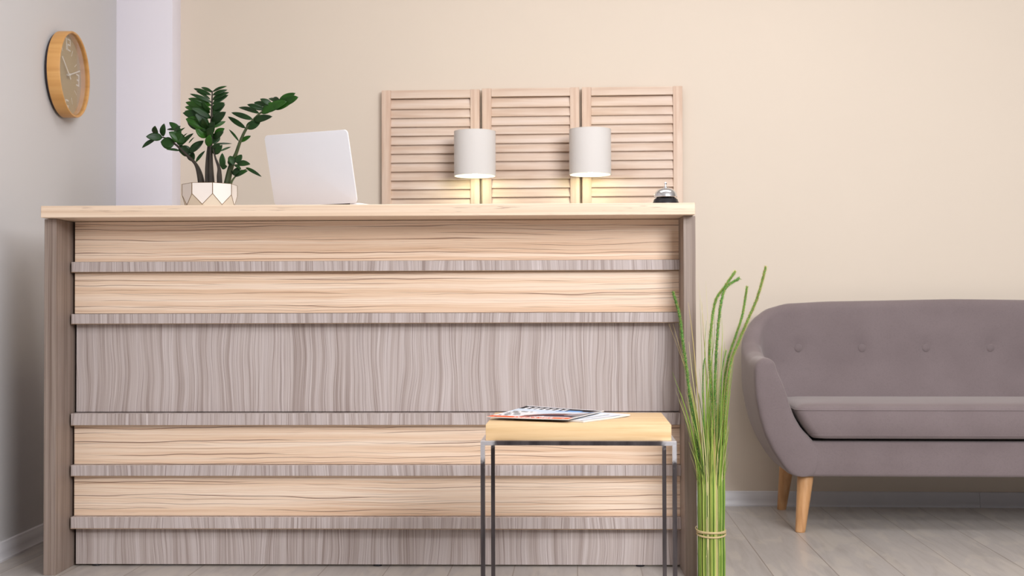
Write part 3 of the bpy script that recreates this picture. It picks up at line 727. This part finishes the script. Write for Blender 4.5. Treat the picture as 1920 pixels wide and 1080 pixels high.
mb.build('raffia_tie', gr)

# ------------------------------------------------------------------ sofa
SX0, SYF, SC = .655, 4.600, 1.541
sofa = thing('sofa', 'taupe grey upholstered sofa with curved arms and tapered wooden legs', 'sofa', (SC, 4.88, 0), 0)
SO = Vector((SC, 4.88, 0))
def interp(tab, x):
    if x <= tab[0][0]: return tab[0][1]
    for (a, b), (c, d) in zip(tab, tab[1:]):
        if x <= c:
            t = (x-a)/(c-a); t = t*t*(3-2*t)*.35+t*.65; return b+(d-b)*t
    return tab[-1][1]
OUT = [(.205, .134), (.222, .118), (.265, .088), (.31, .060), (.37, .034), (.43, .017), (.50, .004), (.55, 0), (.60, 0), (.9, 0)]
INN = [(.30, .250), (.345, .210), (.39, .168), (.44, .142), (.49, .126), (.57, .100), (.60, .090), (.87, .075)]
path = []   # (point, normal outward, T)
def topz(x, y):
    if y < 4.80: return .650
    if x < .70 and y < 5.0: return interp([(4.80, .650), (4.90, .662), (4.97, .69), (5.01, .72)], y)
    return None
pl = []
y = SYF
cr = .19; yb_ = 5.150
while y < yb_-cr-.001: pl.append((SX0, y, -1, 0)); y += .02
for k in range(15):
    a = PI + (-PI/2)*k/14
    pl.append((SX0+cr+cr*math.cos(a), yb_-cr+cr*math.sin(a), math.cos(a), math.sin(a)))
x = SX0+cr+.02
while x < SC-.001: pl.append((x, yb_, 0, 1)); x += .0125
pl.append((SC, yb_, 0, 1))
# height along the outline
dist = 0; stations = []; prev = None
for (x, y, nx_, ny_) in pl:
    if prev: dist += math.hypot(x-prev[0], y-prev[1])
    prev = (x, y)
    T = interp([(0, .648), (.18, .648), (.28, .662), (.37, .700), (.44, .752), (.51, .800), (.58, .832), (.68, .852), (.85, .860), (1.4, .868)], dist)
    stations.append((Vector((x, y, 0)), Vector((nx_, ny_, 0)), T))
full = stations + [(Vector((2*SC-p.x, p.y, 0)), Vector((-n.x, n.y, 0)), T) for p, n, T in stations[-2::-1]]
BTN = [.900+.2565*k for k in range(6)]; BZ = .668
def section(p, n, T):
    rt = .040; pts = []
    ZO = [.205+(T-rt-.205)*i/17 for i in range(18)]
    for z in ZO: pts.append((interp(OUT, z), z))
    tt = interp(INN, T-rt)*.92
    for i in range(1, 8):
        a = PI*i/8; pts.append((tt/2-tt/2*math.cos(a), T-rt+rt*math.sin(a)))
    for i in range(18):
        z = T-rt-(T-rt-.31)*i/17; pts.append((interp(INN, z)*(.92+.08*min(1, i/3)), z))
    pts += [(.245, .27), (.235, .225), (.215, .206)]
    return pts
ml = MB(); rings = []
nst = len(full)
def ring_at(p, n, T, shrink=0.0, dyy=0.0):
    sec = section(p, n, T); Mn = len(sec); out = []
    for i, (o_, z) in enumerate(sec):
        q = sec[Mn-1-i]; mx_, mz = (o_+q[0])/2, (z+q[1])/2
        d = math.hypot(mx_-o_, mz-z); k = min(.9, shrink/d) if d > 1e-5 else 0
        o2, z2 = o_+(mx_-o_)*k, z+(mz-z)*k
        if shrink: z2 -= 0 if z < T-.06 else shrink*.6
        P = p - n*o2 + Vector((0, dyy, z2))
        if i > 24:      # inner face: button dimples
            for bx in BTN:
                r_ = math.hypot(P.x-bx, P.z-BZ)
                if abs(n.y) > .9 and r_ < .12: P.y += .011*math.exp(-(r_/.022)**2)+.004*math.exp(-(r_/.05)**2)
        out.append(P - SO)
    return out
for (sh, dy) in ((.022, -.004), (.010, -.0015+.002), (.003, .006)): rings.append(ring_at(*full[0], sh, dy))
for k in range(1, nst-1): rings.append(ring_at(*full[k]))
for (sh, dy) in ((.003, .006), (.010, .0005), (.022, -.004)): rings.append(ring_at(*full[-1], sh, dy))
VV = [[ml.bm.verts.new(p) for p in rg] for rg in rings]; im = ml.mi(M_['fabric'])
Mn = len(rings[0])
for a in range(len(VV)-1):
    for b in range(Mn):
        fc = ml.bm.faces.new((VV[a][b], VV[a+1][b], VV[a+1][(b+1) % Mn], VV[a][(b+1) % Mn])); fc.smooth = True
for rg in (VV[0], VV[-1]):
    for i in range(Mn//2):
        j = Mn-1-i
        vs = (rg[i], rg[i+1], rg[j-1], rg[j]) if i+1 < j-1 else ((rg[i], rg[i+1], rg[j]) if i+1 < j else None)
        if vs and len(set(vs)) == len(vs):
            fc = ml.bm.faces.new(vs); fc.smooth = True
sh_o = ml.build('upholstered_shell', sofa, sharp=80)
sub = sh_o.modifiers.new('sub', 'SUBSURF'); sub.levels = 1; sub.render_levels = 1
for bx in BTN:
    mb = MB(); mb.lathe([(0, -.002), (.012, -.002), (.0158, .001), (.0150, .0040), (.009, .0062), (0, .0068)], M_['fabric'], 28)
    o = mb.build('button', sofa); o.rotation_euler = (PI/2, 0, 0); o.location = (bx-SO.x, yb_-.0835+.006-SO.y, BZ)
mb = MB(); mb.box(SX0+.150-SO.x, 2*SC-SX0-.150-SO.x, SYF+.001-SO.y, 5.06-SO.y, .207, .338, M_['fabric'], .012, 4); mb.build('seat_base', sofa)
# seat cushion: stack of rounded rectangles
def rr_loop(x0, x1, y0, y1, rad, z, crown=0, n=8, nl=26):
    P = []
    for cx, cy, a0 in ((x1-rad, y1-rad, 0), (x0+rad, y1-rad, 90), (x0+rad, y0+rad, 180), (x1-rad, y0+rad, 270)):
        for k in range(n+1):
            a = math.radians(a0+90*k/n); P.append(Vector((cx+rad*math.cos(a), cy+rad*math.sin(a), z)))
        if a0 == 180:
            for k in range(1, nl): P.append(Vector((x0+rad+(x1-x0-2*rad)*k/nl, y0, z)))
        if a0 == 0:
            for k in range(1, nl): P.append(Vector((x1-rad-(x1-x0-2*rad)*k/nl, y1, z)))
    return P
lev = [(.349, .085, .020), (.351, .066, .010), (.358, .058, .002), (.366, .050, 0), (.385, .036, -.003), (.410, .020, -.004), (.435, .008, -.002), (.450, .001, 0), (.458, 0, .001), (.465, .006, .006), (.4705, .020, .020), (.4745, .05, .05), (.477, .12, .11), (.478, .18, .17)]
CX0, CX1, CY0, CY1 = .803-SO.x, 2*SC-.803-SO.x, 4.575-SO.y, 5.015-SO.y
mb = MB(); im = mb.mi(M_['fabric']); LL = []
for z, ix, iy in lev: LL.append([mb.bm.verts.new(p) for p in rr_loop(CX0+ix, CX1-ix, CY0+iy, CY1-max(iy, 0), .035, z+(.004 if z > .47 else 0))])
nL = len(LL[0])
for A, B in zip(LL, LL[1:]):
    for j in range(nL):
        fc = mb.bm.faces.new((A[j], A[(j+1) % nL], B[(j+1) % nL], B[j])); fc.smooth = True
mb.bm.faces.new(LL[0][::-1]).smooth = True; mb.bm.faces.new(LL[-1]).smooth = True
cush = mb.build('seat_cushion', sofa, sharp=80)
for z, ix, iy in ((.4555, -.0005, 0), (.363, .0525, .001)):
    mb = MB(); P = rr_loop(CX0+ix, CX1-ix, CY0+iy, CY1-iy, .035, z); P.append(P[0]); mb.tube(P, .0017, M_['fabric'], 6); mb.build('piping', cush)
def sleg(xt, yt, xb, yb2, zt=.215):
    mb = MB(); a = Vector((xt, yt, zt))-SO; b = Vector((xb, yb2, 0))-SO
    n = 10; rings_ = []
    for k in range(n+1):
        t = k/n; c = b+(a-b)*t; rr = .0185+(.031-.0185)*t
        if k == 0: rr = .0165
        rings_.append([mb.bm.verts.new(c+Vector((rr*math.cos(q), rr*math.sin(q), .0))) for q in [2*PI*j/28 for j in range(28)]])
    rings_.insert(1, [mb.bm.verts.new(v.co+Vector((0, 0, .003))+(v.co-(b)).normalized()*.0018) for v in rings_[0]])
    i = mb.mi(M_['leg'])
    for A, B in zip(rings_, rings_[1:]):
        for j in range(28): fc = mb.bm.faces.new((A[j], A[(j+1) % 28], B[(j+1) % 28], B[j])); fc.smooth = True
    mb.bm.faces.new(rings_[0][::-1]); mb.bm.faces.new(rings_[-1]); mb.build('leg', sofa)
for s_ in (1, -1):
    fx = lambda x: x if s_ == 1 else 2*SC-x
    sleg(fx(.850), 4.655, fx(.822), 4.62); sleg(fx(.858), 5.10, fx(.838), 5.135)
